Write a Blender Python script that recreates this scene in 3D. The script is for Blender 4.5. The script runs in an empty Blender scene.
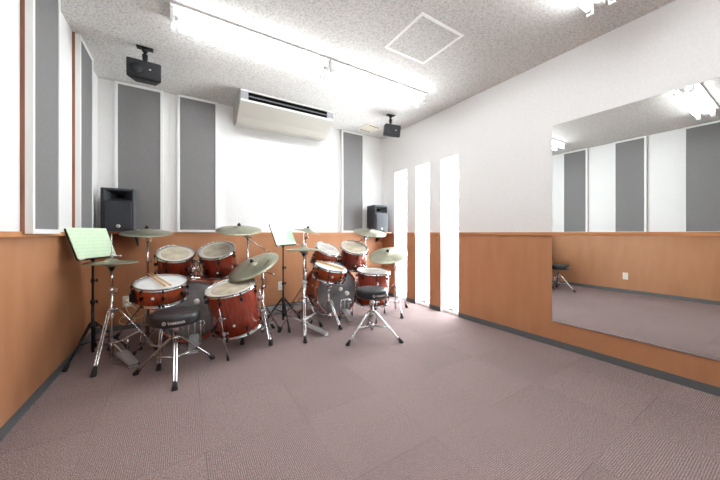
import bpy, bmesh, math, random
from mathutils import Vector, Matrix

random.seed(7)
scene = bpy.context.scene
col = scene.collection
R = math.radians

# ------------------------------------------------------------------ camera
cam_data = bpy.data.cameras.new('camera')
cam_data.sensor_width = 36.0
cam_data.lens = 36.0 * 284.0 / 720.0
cam_data.shift_y = -7.0 / 720.0
cam_data.clip_start = 0.02
cam = bpy.data.objects.new('camera', cam_data)
cam.location = (0, 0, 1.05)
cam.rotation_euler = (R(90), 0, -math.atan(176.5 / 284.0))
col.objects.link(cam)
scene.camera = cam

# ------------------------------------------------------------------ world, lamps, exposure
world = bpy.data.worlds.new('overcast_sky')
scene.world = world
world.use_nodes = True
bg = world.node_tree.nodes['Background']
bg.inputs[0].default_value = (0.93, 0.97, 1.0, 1)
bg.inputs[1].default_value = 22.0
TUBE_STRENGTH = 23.0
scene.view_settings.view_transform = 'Standard'
scene.view_settings.look = 'None'
scene.view_settings.gamma = 1.0
scene.view_settings.exposure = 0.60
scene.view_settings.use_curve_mapping = False
scene.cycles.max_bounces = 10
scene.cycles.diffuse_bounces = 6
scene.cycles.glossy_bounces = 5
scene.cycles.transparent_max_bounces = 12
scene.cycles.use_denoising = True
scene.cycles.sample_clamp_indirect = 8.0
scene.cycles.caustics_reflective = False
scene.cycles.caustics_refractive = False

# room dimensions (metres)
XL, XR, YB, YF, H = -0.79, 2.93, 3.98, -1.75, 2.68
XLU = -0.765            # upper boarding of the left wall stands a little proud
RAIL = 1.058
WIN = [(3.34, 3.645), (2.86, 3.15), (2.366, 2.66)]
WTOP = 2.04


# ------------------------------------------------------------------ materials
def new_mat(name, color, rough=0.5, metal=0.0, spec=0.5, coat=0.0):
    m = bpy.data.materials.new(name)
    m.use_nodes = True
    b = m.node_tree.nodes['Principled BSDF']
    b.inputs['Base Color'].default_value = (*color, 1)
    b.inputs['Roughness'].default_value = rough
    b.inputs['Metallic'].default_value = metal
    b.inputs['Specular IOR Level'].default_value = spec
    b.inputs['Coat Weight'].default_value = coat
    return m


def nodes(m):
    return m.node_tree.nodes, m.node_tree.links, m.node_tree.nodes['Principled BSDF']


def coord(m, scale=(1, 1, 1)):
    n, l, b = nodes(m)
    tc = n.new('ShaderNodeTexCoord')
    mp = n.new('ShaderNodeMapping')
    mp.inputs['Scale'].default_value = scale
    l.new(tc.outputs['Object'], mp.inputs['Vector'])
    return mp.outputs['Vector']


def noisy(m, c1, c2, scale=20, stretch=(1, 1, 1), detail=4, bump=0.0, bscale=None, lo=0.35, hi=0.65):
    n, l, b = nodes(m)
    v = coord(m, stretch)
    t = n.new('ShaderNodeTexNoise')
    t.inputs['Scale'].default_value = scale
    t.inputs['Detail'].default_value = detail
    l.new(v, t.inputs['Vector'])
    r = n.new('ShaderNodeValToRGB')
    r.color_ramp.elements[0].position = lo
    r.color_ramp.elements[1].position = hi
    r.color_ramp.elements[0].color = (*c1, 1)
    r.color_ramp.elements[1].color = (*c2, 1)
    l.new(t.outputs['Fac'], r.inputs['Fac'])
    l.new(r.outputs['Color'], b.inputs['Base Color'])
    if bump:
        t2 = n.new('ShaderNodeTexNoise')
        t2.inputs['Scale'].default_value = bscale or scale
        t2.inputs['Detail'].default_value = 3
        l.new(v, t2.inputs['Vector'])
        bp = n.new('ShaderNodeBump')
        bp.inputs['Strength'].default_value = bump
        bp.inputs['Distance'].default_value = 0.002
        l.new(t2.outputs['Fac'], bp.inputs['Height'])
        l.new(bp.outputs['Normal'], b.inputs['Normal'])
    return m


def S(r, g, b):      # sRGB 0-255 to linear
    f = lambda c: ((c / 255 + 0.055) / 1.055) ** 2.4 if c > 10 else c / 255 / 12.92
    return (f(r), f(g), f(b))


M = {}
M['wall'] = noisy(new_mat('white_wallpaper', S(232, 231, 230), 0.75, spec=0.25), S(229, 228, 227), S(234, 233, 232), 60, bump=0.15, bscale=260)
M['wainscot'] = noisy(new_mat('orange_wainscot_vinyl', S(190, 118, 70), 0.5, spec=0.35), S(174, 120, 84), S(182, 129, 93), 7, (1, 1, 0.25), bump=0.12, bscale=220)
M['rail'] = noisy(new_mat('rail_wood', S(186, 124, 78), 0.45), S(178, 116, 70), S(196, 134, 86), 12, (0.2, 0.2, 3))
M['brown_wood'] = noisy(new_mat('brown_strip_wood', S(140, 88, 62), 0.5), S(126, 78, 54), S(150, 98, 70), 18, (2, 2, 0.2))
M['baseboard'] = new_mat('grey_vinyl_base', S(92, 95, 97), 0.5)
M['white_paint'] = new_mat('white_paint', S(232, 232, 230), 0.45)
M['reveal'] = new_mat('window_reveal_white', S(238, 238, 238), 0.5)
M['fabric'] = noisy(new_mat('grey_acoustic_cloth', S(118, 118, 120), 0.95, spec=0.1), S(121, 119, 119), S(133, 131, 131), 220, bump=0.4, bscale=600)
M['chrome'] = new_mat('chrome', (0.62, 0.62, 0.63), 0.15, 1.0)
M['steel'] = new_mat('brushed_steel', (0.62, 0.62, 0.63), 0.34, 1.0)
M['black'] = new_mat('black_metal', S(24, 24, 26), 0.45, spec=0.35)
M['rubber'] = new_mat('black_rubber', S(26, 26, 27), 0.7)
M['vinyl'] = noisy(new_mat('black_vinyl', S(34, 36, 40), 0.32), S(32, 34, 38), S(40, 42, 46), 30, bump=0.15, bscale=400)
M['cabinet'] = noisy(new_mat('charcoal_cabinet', S(58, 60, 66), 0.55), S(40, 42, 47), S(48, 50, 55), 200, bump=0.3, bscale=500)
M['grille'] = noisy(new_mat('speaker_grille', S(66, 68, 76), 0.6), S(36, 38, 43), S(56, 58, 66), 320)
M['dark_cloth'] = noisy(new_mat('black_speaker_mesh', S(36, 37, 42), 0.7), S(18, 19, 22), S(30, 31, 35), 300)
M['dark'] = new_mat('dark_recess', S(12, 12, 13), 0.9, spec=0.1)
M['logo'] = new_mat('pale_logo', S(225, 225, 222), 0.5)
M['head'] = noisy(new_mat('aged_clear_drumhead', S(190, 176, 152), 0.35), S(172, 158, 134), S(206, 196, 176), 9, detail=6)
M['head_grey'] = noisy(new_mat('hazy_grey_drumhead', S(176, 172, 168), 0.35), S(156, 150, 144), S(198, 194, 190), 9, detail=6)
M['ring'] = new_mat('drumhead_edge_ring', S(214, 208, 196), 0.4)
M['coated'] = noisy(new_mat('coated_white_drumhead', S(226, 228, 228), 0.6), S(206, 210, 210), S(230, 231, 231), 6, detail=8, lo=0.28, hi=0.45)
M['smoke'] = noisy(new_mat('smoky_bass_drumhead', S(104, 104, 106), 0.3), S(104, 104, 106), S(146, 145, 146), 5, detail=6)
M['frontskin'] = new_mat('black_front_drumhead', S(24, 24, 26), 0.35)
M['stick'] = noisy(new_mat('hickory', S(206, 160, 98), 0.45), S(196, 148, 86), S(214, 172, 112), 30, (1, 1, 8))
M['ac'] = new_mat('ac_cream_plastic', S(172, 167, 158), 0.45)
M['ac_light'] = new_mat('ac_pale_trim', S(236, 234, 228), 0.4)
M['grey_louver'] = new_mat('grey_louver_plastic', S(120, 120, 126), 0.45)
M['catch_grey'] = new_mat('grey_catch_plastic', S(110, 110, 112), 0.5)
M['hatch_white'] = new_mat('bright_white_frame', S(250, 250, 249), 0.5)
M['silver'] = new_mat('silver_plastic', S(168, 168, 176), 0.4)
M['vent'] = new_mat('yellowed_vent_plastic', S(226, 219, 204), 0.5)
M['outlet'] = new_mat('ivory_outlet_plastic', S(232, 230, 218), 0.4)
M['cord'] = new_mat('beige_cord', S(206, 184, 150), 0.5)
M['grey_cord'] = new_mat('grey_cord', S(170, 174, 178), 0.5)
M['shelf'] = noisy(new_mat('reddish_shelf_wood', S(128, 66, 46), 0.4), S(116, 58, 40), S(142, 76, 54), 14, (4, 1, 1))
M['felt'] = new_mat('white_felt', S(232, 230, 224), 0.9)
M['red_felt'] = new_mat('dark_felt', S(40, 36, 36), 0.95)
M['frame_alu'] = new_mat('white_window_frame', S(235, 236, 237), 0.4)


def wood_shell(name, a, b2):
    m = new_mat(name, a, 0.2, coat=0.7)
    n, l, b = nodes(m)
    v = coord(m, (1, 1, 1))
    t = n.new('ShaderNodeTexNoise')
    mp = n.new('ShaderNodeMapping')
    mp.inputs['Scale'].default_value = (3, 3, 0.4)
    l.new(v, mp.inputs['Vector'])
    t.inputs['Scale'].default_value = 22
    t.inputs['Detail'].default_value = 5
    l.new(mp.outputs['Vector'], t.inputs['Vector'])
    r = n.new('ShaderNodeValToRGB')
    r.color_ramp.elements[0].position = 0.3
    r.color_ramp.elements[1].position = 0.7
    r.color_ramp.elements[0].color = (*a, 1)
    r.color_ramp.elements[1].color = (*b2, 1)
    l.new(t.outputs['Fac'], r.inputs['Fac'])
    l.new(r.outputs['Color'], b.inputs['Base Color'])
    b.inputs['Coat Roughness'].default_value = 0.08
    return m


M['shell'] = wood_shell('cranberry_lacquered_wood', S(142, 48, 30), S(172, 72, 44))
M['shell_snare'] = wood_shell('orange_red_lacquered_wood', S(176, 70, 34), S(200, 92, 50))

# cymbal bronze with fine lathe rings about local z
m = new_mat('cymbal_bronze', S(190, 184, 160), 0.42, 0.9)
n, l, b = nodes(m)
tc = n.new('ShaderNodeTexCoord')
wv = n.new('ShaderNodeTexWave')
wv.wave_type = 'RINGS'
wv.rings_direction = 'Z'
wv.inputs['Scale'].default_value = 55
wv.inputs['Distortion'].default_value = 0.6
l.new(tc.outputs['Object'], wv.inputs['Vector'])
nz = n.new('ShaderNodeTexNoise')
nz.inputs['Scale'].default_value = 9
l.new(tc.outputs['Object'], nz.inputs['Vector'])
mx = n.new('ShaderNodeMix')
mx.data_type = 'RGBA'
mx.inputs['A'].default_value = (*S(142, 141, 122), 1)
mx.inputs['B'].default_value = (*S(188, 187, 166), 1)
l.new(nz.outputs['Fac'], mx.inputs['Factor'])
l.new(mx.outputs['Result'], b.inputs['Base Color'])
bp = n.new('ShaderNodeBump')
bp.inputs['Strength'].default_value = 0.35
bp.inputs['Distance'].default_value = 0.0006
l.new(wv.outputs['Fac'], bp.inputs['Height'])
l.new(bp.outputs['Normal'], b.inputs['Normal'])
M['cymbal'] = m

# glowing fluorescent tube
m = bpy.data.materials.new('lit_fluorescent_tube')
m.use_nodes = True
m.node_tree.nodes.clear()
e = m.node_tree.nodes.new('ShaderNodeEmission')
e.inputs[0].default_value = (0.935, 0.98, 1.0, 1)
e.inputs[1].default_value = TUBE_STRENGTH
o = m.node_tree.nodes.new('ShaderNodeOutputMaterial')
m.node_tree.links.new(e.outputs[0], o.inputs[0])
M['tube'] = m

# mirror, window glass
M['mirror'] = new_mat('silvered_mirror', (0.86, 0.88, 0.87), 0.0, 1.0)
m = bpy.data.materials.new('window_glass')
m.use_nodes = True
nt = m.node_tree
nt.nodes.clear()
o = nt.nodes.new('ShaderNodeOutputMaterial')
tr = nt.nodes.new('ShaderNodeBsdfTransparent')
tr.inputs[0].default_value = (0.96, 0.98, 0.98, 1)
gl = nt.nodes.new('ShaderNodeBsdfGlossy')
gl.inputs['Roughness'].default_value = 0.02
mx = nt.nodes.new('ShaderNodeMixShader')
mx.inputs[0].default_value = 0.06
nt.links.new(tr.outputs[0], mx.inputs[1])
nt.links.new(gl.outputs[0], mx.inputs[2])
nt.links.new(mx.outputs[0], o.inputs[0])
M['glass'] = m

# ceiling: rockwool board with worm-hole specks
m = new_mat('rockwool_ceiling_board', S(206, 202, 198), 0.9, spec=0.1)
n, l, b = nodes(m)
v = coord(m)
nA = n.new('ShaderNodeTexNoise')
nA.inputs['Scale'].default_value = 85
nA.inputs['Detail'].default_value = 2.5
nA.inputs['Distortion'].default_value = 1.2
l.new(v, nA.inputs['Vector'])
rp = n.new('ShaderNodeValToRGB')
rp.color_ramp.elements[0].position = 0.38
rp.color_ramp.elements[0].color = (*S(184, 180, 176), 1)
rp.color_ramp.elements[1].position = 0.54
rp.color_ramp.elements[1].color = (*S(224, 221, 218), 1)
l.new(nA.outputs['Fac'], rp.inputs['Fac'])
l.new(rp.outputs['Color'], b.inputs['Base Color'])
bp = n.new('ShaderNodeBump')
bp.inputs['Strength'].default_value = 0.45
bp.inputs['Distance'].default_value = 0.004
l.new(nA.outputs['Fac'], bp.inputs['Height'])
l.new(bp.outputs['Normal'], b.inputs['Normal'])
M['ceiling'] = m

# carpet tiles, 0.5 m, quarter turned, ribbed loop pile
m = new_mat('mauve_carpet_tiles', S(150, 128, 122), 0.95, spec=0.1)
n, l, b = nodes(m)
tc = n.new('ShaderNodeTexCoord')
sp = n.new('ShaderNodeSeparateXYZ')
l.new(tc.outputs['Object'], sp.inputs[0])


def math_node(op, a, bb=None, c=None):
    q = n.new('ShaderNodeMath')
    q.operation = op
    for i, s in enumerate((a, bb, c)):
        if s is None:
            continue
        if isinstance(s, (int, float)):
            q.inputs[i].default_value = s
        else:
            l.new(s, q.inputs[i])
    return q.outputs[0]


gx = math_node('MULTIPLY_ADD', sp.outputs['X'], 2.0, -0.18)
gy = math_node('MULTIPLY_ADD', sp.outputs['Y'], 2.0, -0.08)
fx, fy = math_node('FLOOR', gx), math_node('FLOOR', gy)
par = math_node('MODULO', math_node('ABSOLUTE', math_node('ADD', math_node('ADD', fx, fy), 40.0)), 2.0)
stx = math_node('SINE', math_node('MULTIPLY', sp.outputs['X'], 2 * math.pi / 0.0085))
sty = math_node('SINE', math_node('MULTIPLY', sp.outputs['Y'], 2 * math.pi / 0.0085))
mixs = n.new('ShaderNodeMix')
mixs.data_type = 'FLOAT'
l.new(par, mixs.inputs['Factor'])
l.new(stx, mixs.inputs['A'])
l.new(sty, mixs.inputs['B'])
rib = mixs.outputs['Result']
n1 = n.new('ShaderNodeTexNoise')
n1.inputs['Scale'].default_value = 230
n1.inputs['Detail'].default_value = 5
n1.inputs['Roughness'].default_value = 0.75
l.new(tc.outputs['Object'], n1.inputs['Vector'])
n2 = n.new('ShaderNodeTexNoise')
n2.inputs['Scale'].default_value = 3.0
l.new(tc.outputs['Object'], n2.inputs['Vector'])
r1 = n.new('ShaderNodeValToRGB')
r1.color_ramp.elements[0].position = 0.40
r1.color_ramp.elements[0].color = (*S(76, 57, 57), 1)
r1.color_ramp.elements[1].position = 0.60
r1.color_ramp.elements[1].color = (*S(182, 163, 160), 1)
l.new(n1.outputs['Fac'], r1.inputs['Fac'])
# ribs of a slightly different yarn
wn = n.new('ShaderNodeTexWhiteNoise')
wn.noise_dimensions = '2D'
cb = n.new('ShaderNodeCombineXYZ')
l.new(fx, cb.inputs[0])
l.new(fy, cb.inputs[1])
l.new(cb.outputs[0], wn.inputs['Vector'])
ribv = math_node('MULTIPLY_ADD', rib, 0.26, 0.97)
tilev = math_node('MULTIPLY_ADD', wn.outputs['Value'], 0.07, 0.965)
worn = math_node('MULTIPLY_ADD', n2.outputs['Fac'], 0.12, 0.94)
n3 = n.new('ShaderNodeTexNoise')
n3.inputs['Scale'].default_value = 48
n3.inputs['Detail'].default_value = 8
n3.inputs['Roughness'].default_value = 0.85
l.new(tc.outputs['Object'], n3.inputs['Vector'])
worn = math_node('MULTIPLY', worn, math_node('MULTIPLY_ADD', n3.outputs['Fac'], 1.1, 0.45))
# seams between tiles
ex = math_node('ABSOLUTE', math_node('SUBTRACT', math_node('FRACT', gx), 0.5))
ey = math_node('ABSOLUTE', math_node('SUBTRACT', math_node('FRACT', gy), 0.5))
edge = math_node('GREATER_THAN', math_node('MAXIMUM', ex, ey), 0.4965)
seam = math_node('MULTIPLY_ADD', edge, -0.22, 1.0)
tilev = math_node('MULTIPLY', tilev, math_node('MULTIPLY_ADD', par, 0.035, 0.98))  # alternate tiles lightened: directional pile sheen put into the colour
tot = math_node('MULTIPLY', math_node('MULTIPLY', ribv, tilev), math_node('MULTIPLY', worn, seam))
sc = n.new('ShaderNodeVectorMath')
sc.operation = 'SCALE'
l.new(r1.outputs['Color'], sc.inputs[0])
l.new(tot, sc.inputs['Scale'])
l.new(sc.outputs[0], b.inputs['Base Color'])
hgt = math_node('ADD', math_node('MULTIPLY', rib, 0.6), math_node('MULTIPLY', n1.outputs['Fac'], 0.3))
bp = n.new('ShaderNodeBump')
bp.inputs['Strength'].default_value = 0.25
bp.inputs['Distance'].default_value = 0.002
l.new(hgt, bp.inputs['Height'])
l.new(bp.outputs['Normal'], b.inputs['Normal'])
M['carpet'] = m


def paper(name, base, ink):
    m = new_mat(name, base, 0.7)
    n, l, b = nodes(m)
    tc = n.new('ShaderNodeTexCoord')
    sp = n.new('ShaderNodeSeparateXYZ')
    l.new(tc.outputs['Object'], sp.inputs[0])
    q = n.new('ShaderNodeMath')
    q.operation = 'FRACT'
    k = n.new('ShaderNodeMath')
    k.operation = 'MULTIPLY'
    k.inputs[1].default_value = 34
    l.new(sp.outputs['Z'], k.inputs[0])
    l.new(k.outputs[0], q.inputs[0])
    g = n.new('ShaderNodeMath')
    g.operation = 'GREATER_THAN'
    g.inputs[1].default_value = 0.62
    l.new(q.outputs[0], g.inputs[0])
    nz = n.new('ShaderNodeTexNoise')
    nz.inputs['Scale'].default_value = 70
    nz.inputs['Detail'].default_value = 1
    l.new(tc.outputs['Object'], nz.inputs['Vector'])
    g2 = n.new('ShaderNodeMath')
    g2.operation = 'GREATER_THAN'
    g2.inputs[1].default_value = 0.5
    l.new(nz.outputs['Fac'], g2.inputs[0])
    mu = n.new('ShaderNodeMath')
    mu.operation = 'MULTIPLY'
    l.new(g.outputs[0], mu.inputs[0])
    l.new(g2.outputs[0], mu.inputs[1])
    mx = n.new('ShaderNodeMix')
    mx.data_type = 'RGBA'
    mx.inputs['A'].default_value = (*base, 1)
    mx.inputs['B'].default_value = (*ink, 1)
    l.new(mu.outputs[0], mx.inputs['Factor'])
    l.new(mx.outputs['Result'], b.inputs['Base Color'])
    return m


M['paper'] = paper('green_printed_paper', S(212, 234, 202), S(198, 224, 188))
M['paper_pale'] = paper('pale_green_printed_paper', S(208, 236, 210), S(192, 224, 196))


# ------------------------------------------------------------------ mesh helpers
def frame_from(p0, p1):
    z = (Vector(p1) - Vector(p0))
    L = z.length
    q = Vector((0, 0, 1)).rotation_difference(z.normalized()) if L > 1e-9 else Vector((0, 0, 1)).rotation_difference(Vector((0, 0, 1)))
    return Matrix.Translation(Vector(p0)) @ q.to_matrix().to_4x4(), L


def lathe(bm, prof, seg=32, mat=None, mi=0):
    """profile of (radius, z) revolved about z"""
    mat = mat or Matrix.Identity(4)
    rows = []
    for r, z in prof:
        if r < 1e-7:
            rows.append([bm.verts.new(mat @ Vector((0, 0, z)))])
        else:
            rows.append([bm.verts.new(mat @ Vector((r * math.cos(2 * math.pi * k / seg), r * math.sin(2 * math.pi * k / seg), z))) for k in range(seg)])
    for a, b_ in zip(rows, rows[1:]):
        for k in range(seg):
            k2 = (k + 1) % seg
            if len(a) == 1 and len(b_) == 1:
                continue
            if len(a) == 1:
                f = bm.faces.new((a[0], b_[k2], b_[k]))
            elif len(b_) == 1:
                f = bm.faces.new((a[k], a[k2], b_[0]))
            else:
                f = bm.faces.new((a[k], a[k2], b_[k2], b_[k]))
            f.smooth = True
            f.material_index = mi


def rod(bm, p0, p1, r, r1=None, seg=10):
    mt, L = frame_from(p0, p1)
    r1 = r if r1 is None else r1
    lathe(bm, [(0, 0), (r, 0), (r1, L), (0, L)], seg, mt)


def path(bm, pts, r, seg=8):
    """smooth tube through points"""
    P = [Vector(p) for p in pts]
    rings = []
    up = None
    for i, p in enumerate(P):
        t = (P[min(i + 1, len(P) - 1)] - P[max(i - 1, 0)]).normalized()
        if up is None:
            up = Vector((0, 0, 1)) if abs(t.z) < 0.9 else Vector((1, 0, 0))
        side = t.cross(up).normalized()
        up = side.cross(t).normalized()
        rings.append([bm.verts.new(p + r * (math.cos(a) * side + math.sin(a) * up)) for a in [2 * math.pi * k / seg for k in range(seg)]])
    for a, b_ in zip(rings, rings[1:]):
        for k in range(seg):
            f = bm.faces.new((a[k], a[(k + 1) % seg], b_[(k + 1) % seg], b_[k]))
            f.smooth = True
    bm.faces.new(rings[0][::-1])
    bm.faces.new(rings[-1])


def curve_pts(pts, n_=8):
    """Catmull-Rom resample"""
    P = [Vector(p) for p in pts]
    P = [P[0]] + P + [P[-1]]
    out = []
    for i in range(1, len(P) - 2):
        for k in range(n_):
            t = k / n_
            a, b_, c, d = P[i - 1], P[i], P[i + 1], P[i + 2]
            out.append(0.5 * ((2 * b_) + (c - a) * t + (2 * a - 5 * b_ + 4 * c - d) * t * t + (3 * b_ - a - 3 * c + d) * t ** 3))
    out.append(P[-2])
    return out


def box(bm, lo, hi, mat=None, bevel=0.0, mi=0):
    mat = mat or Matrix.Identity(4)
    lo, hi = Vector(lo), Vector(hi)
    c = (lo + hi) / 2
    s = hi - lo
    r = bmesh.ops.create_cube(bm, size=1.0, matrix=mat @ Matrix.Translation(c) @ Matrix.Diagonal((s.x, s.y, s.z, 1)))
    fs = {f for v in r['verts'] for f in v.link_faces}
    for f in fs:
        f.material_index = mi
    if bevel:
        es = list({e for v in r['verts'] for e in v.link_edges})
        bmesh.ops.bevel(bm, geom=es, offset=bevel, segments=2, affect='EDGES', profile=0.5)


def prism(bm, poly, axis, a, b_):
    """polygon (u,v) extruded along axis between a and b_ ; axis 'x': u=y v=z ; 'y': u=x v=z ; 'z': u=x v=y"""
    def P(u, v, w):
        return {'x': (w, u, v), 'y': (u, w, v), 'z': (u, v, w)}[axis]
    A = [bm.verts.new(P(u, v, a)) for u, v in poly]
    B = [bm.verts.new(P(u, v, b_)) for u, v in poly]
    k = len(poly)
    bm.faces.new(A)
    bm.faces.new(B[::-1])
    for i in range(k):
        bm.faces.new((A[i], B[i], B[(i + 1) % k], A[(i + 1) % k]))


def ball(bm, c, r, seg=14):
    bmesh.ops.create_uvsphere(bm, u_segments=seg, v_segments=max(6, seg // 2), radius=r, matrix=Matrix.Translation(Vector(c)))


def obj(name, bm, mat, parent=None, loc=None, rot=None):
    bmesh.ops.recalc_face_normals(bm, faces=bm.faces[:])
    me = bpy.data.meshes.new(name)
    bm.to_mesh(me)
    bm.free()
    for mm in (mat if isinstance(mat, (list, tuple)) else [mat]):
        me.materials.append(M[mm])
    ob = bpy.data.objects.new(name, me)
    col.objects.link(ob)
    if parent:
        ob.parent = parent
    if loc is not None:
        ob.location = loc
    if rot is not None:
        ob.rotation_mode = 'QUATERNION'
        ob.rotation_quaternion = rot
    return ob


def tag(ob, label, cat, group=None):
    ob['label'] = label
    ob['category'] = cat
    if group:
        ob['group'] = group
    return ob


def thing(name, label, cat, loc=(0, 0, 0), rotz=0, group=None):
    ob = bpy.data.objects.new(name, None)
    ob.empty_display_size = 0.1
    col.objects.link(ob)
    ob.location = loc
    ob.rotation_euler = (0, 0, rotz)
    return tag(ob, label, cat, group)


def struct(name, bm, mat, parent=None):
    ob = obj(name, bm, mat, parent)
    ob['kind'] = 'structure'
    return ob


def copy_tree(o_, parent=None):
    c = o_.copy()
    col.objects.link(c)
    if parent:
        c.parent = parent
    for ch in list(o_.children):
        copy_tree(ch, c)
    return c


def relabel(o_, label, group=None):
    o_['label'] = label
    if group:
        o_['group'] = group
    return o_


def copy_part(p, loc=None, rotz=None):
    c = p.copy()
    col.objects.link(c)
    c.parent = p.parent
    if loc is not None:
        c.location = loc
    if rotz is not None:
        c.rotation_mode = 'XYZ'
        c.rotation_euler = (0, 0, rotz)
    return c


B = bmesh.new


def quat_to(nrm):
    """rotation taking +z to nrm with as little twist as can be"""
    return Vector((0, 0, 1)).rotation_difference(Vector(nrm).normalized())


# ------------------------------------------------------------------ THE ROOM
bm = B(); box(bm, (XL - 0.2, YF - 0.2, -0.12), (XR + 0.4, YB + 0.2, 0.0)); struct('floor', bm, 'carpet')
bm = B(); box(bm, (XL - 0.2, YF - 0.2, H), (XR + 0.4, YB + 0.2, H + 0.12)); struct('ceiling', bm, 'ceiling')

# left wall
bm = B(); box(bm, (XL - 0.15, YF - 0.15, RAIL - 0.003), (XLU, YB, H)); wl = struct('wall_left', bm, 'wall')
bm = B(); box(bm, (XL - 0.15, YF - 0.15, 0), (XL, YB, RAIL - 0.003)); obj('wainscot', bm, 'wainscot', wl)
# back wall
bm = B(); box(bm, (XL - 0.15, YB, 0.0), (XR, YB + 0.15, H)); wb = struct('wall_back', bm, 'wall')
bm = B(); box(bm, (XL, YB - 0.006, 0.0), (XR, YB, RAIL - 0.003)); obj('wainscot', bm, 'wainscot', wb)
# front wall, behind the camera
bm = B(); box(bm, (XL - 0.15, YF - 0.15, 0), (XR + 0.2, YF, H)); wf = struct('wall_front', bm, 'wall')
bm = B(); box(bm, (XL, YF, 0), (XR, YF + 0.006, RAIL - 0.003)); obj('wainscot', bm, 'wainscot', wf)
# right wall with three floor-length slots
T = 0.24
bm = B()
ys = [YF]
segs = []
prev = YF
for (a, b_) in sorted(WIN):
    segs.append((prev, a)); prev = b_
segs.append((prev, YB))
for a, b_ in segs:
    box(bm, (XR, a, 0), (XR + T, b_, WTOP))
box(bm, (XR, YF, WTOP), (XR + T, YB + 0.15, H))
wr = struct('wall_right', bm, 'wall')
bm = B()
for a, b_ in segs:
    box(bm, (XR - 0.004, a, 0), (XR, b_, RAIL - 0.003))
obj('wainscot', bm, 'wainscot', wr)

# chair rail
k = 0


def rail(name, lo, hi):
    bm = B(); box(bm, lo, hi, bevel=0.002); struct(name, bm, 'rail')


rail('trim_1', (XL, YF, RAIL - 0.03), (XLU + 0.008, YB, RAIL))
rail('trim_2', (XLU + 0.008, YB - 0.02, RAIL - 0.03), (XR - 0.018, YB, RAIL))
rail('trim_3', (XLU + 0.008, YF, RAIL - 0.03), (XR - 0.018, YF + 0.02, RAIL))
k = 4
for a, b_ in segs:
    rail('trim_%d' % k, (XR - 0.018, a, RAIL - 0.03), (XR, b_, RAIL)); k += 1
BBH = 0.058


def base(name, boxes):
    bm = B()
    for lo, hi in boxes:
        box(bm, lo, hi)
    struct(name, bm, 'baseboard')


base('baseboard_left', [((XL, YF, 0), (XL + 0.008, YB, BBH))])
base('baseboard_back', [((XL + 0.008, YB - 0.014, 0), (XR - 0.012, YB - 0.006, BBH))])
base('baseboard_front', [((XL + 0.008, YF + 0.006, 0), (XR - 0.012, YF + 0.014, BBH))])
base('baseboard_right', [((XR - 0.012, a, 0), (XR - 0.004, b_, BBH)) for a, b_ in segs])

# windows: deep white reveals, a narrow casement, a catch at top and foot
for i, (a, b_) in enumerate(WIN):
    w = B()
    box(w, (XR - 0.004, a, 0), (XR + T, a + 0.006, WTOP))
    box(w, (XR - 0.003, b_ - 0.006, 0), (XR + T, b_, WTOP))
    box(w, (XR - 0.003, a + 0.006, WTOP - 0.006), (XR + T, b_ - 0.006, WTOP))
    box(w, (XR + 0.02, a + 0.006, 0.0), (XR + T, b_ - 0.006, 0.03))
    ws = struct('window_%d' % (i + 1), w, 'reveal')
    fr = B()
    x0, x1 = XR + 0.045, XR + 0.075
    box(fr, (x0, a + 0.006, 0.03), (x1, a + 0.022, WTOP - 0.006))
    box(fr, (x0, b_ - 0.022, 0.03), (x1, b_ - 0.006, WTOP - 0.006))
    box(fr, (x0, a + 0.022, WTOP - 0.026), (x1, b_ - 0.022, WTOP - 0.006))
    box(fr, (x0, a + 0.022, 0.03), (x1, b_ - 0.022, 0.05))
    obj('window_frame', fr, 'frame_alu', ws)
    g = B(); box(g, (x0 + 0.013, a + 0.022, 0.05), (x0 + 0.018, b_ - 0.022, WTOP - 0.026)); obj('window_pane', g, 'glass', ws)
    ym = (a + b_) / 2
    for z in (WTOP - 0.045, 0.06):
        c = B()
        box(c, (x0 - 0.012, ym - 0.018, z - 0.012), (x0, ym + 0.018, z + 0.012), bevel=0.002)
        box(c, (x0 - 0.03, ym - 0.006, z - 0.006), (x0 - 0.012, ym + 0.03, z + 0.006), bevel=0.002)
        obj('window_catch', c, 'catch_grey', ws)
    ld = bpy.data.lights.new('daylight_opening', 'AREA')
    ld.shape = 'RECTANGLE'
    ld.size, ld.size_y = (b_ - a), WTOP
    ld.cycles.is_portal = True
    lo_ = bpy.data.objects.new('daylight_opening', ld)
    lo_.location = (XR + 0.22, ym, WTOP / 2)
    lo_.rotation_euler = (0, R(90), 0)
    # rectangle's long side must run vertically
    ld.size, ld.size_y = WTOP, (b_ - a)
    col.objects.link(lo_)

# ceiling access hatch
t = thing('access_hatch', 'square white framed access hatch in the speckled ceiling', 'hatch', (1.73, 1.77, H))
bm = B()
s_, w_ = 0.235, 0.024
for lo, hi in [((-s_, -s_, -0.004), (s_, -s_ + w_, 0)), ((-s_, s_ - w_, -0.004), (s_, s_, 0)), ((-s_, -s_ + w_, -0.004), (-s_ + w_, s_ - w_, 0)), ((s_ - w_, -s_ + w_, -0.004), (s_, s_ - w_, 0))]:
    box(bm, lo, hi)
obj('frame', bm, 'hatch_white', t)
bm = B(); box(bm, (-s_ + w_, -s_ + w_, -0.002), (s_ - w_, s_ - w_, 0)); obj('panel', bm, 'ceiling', t)

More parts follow.
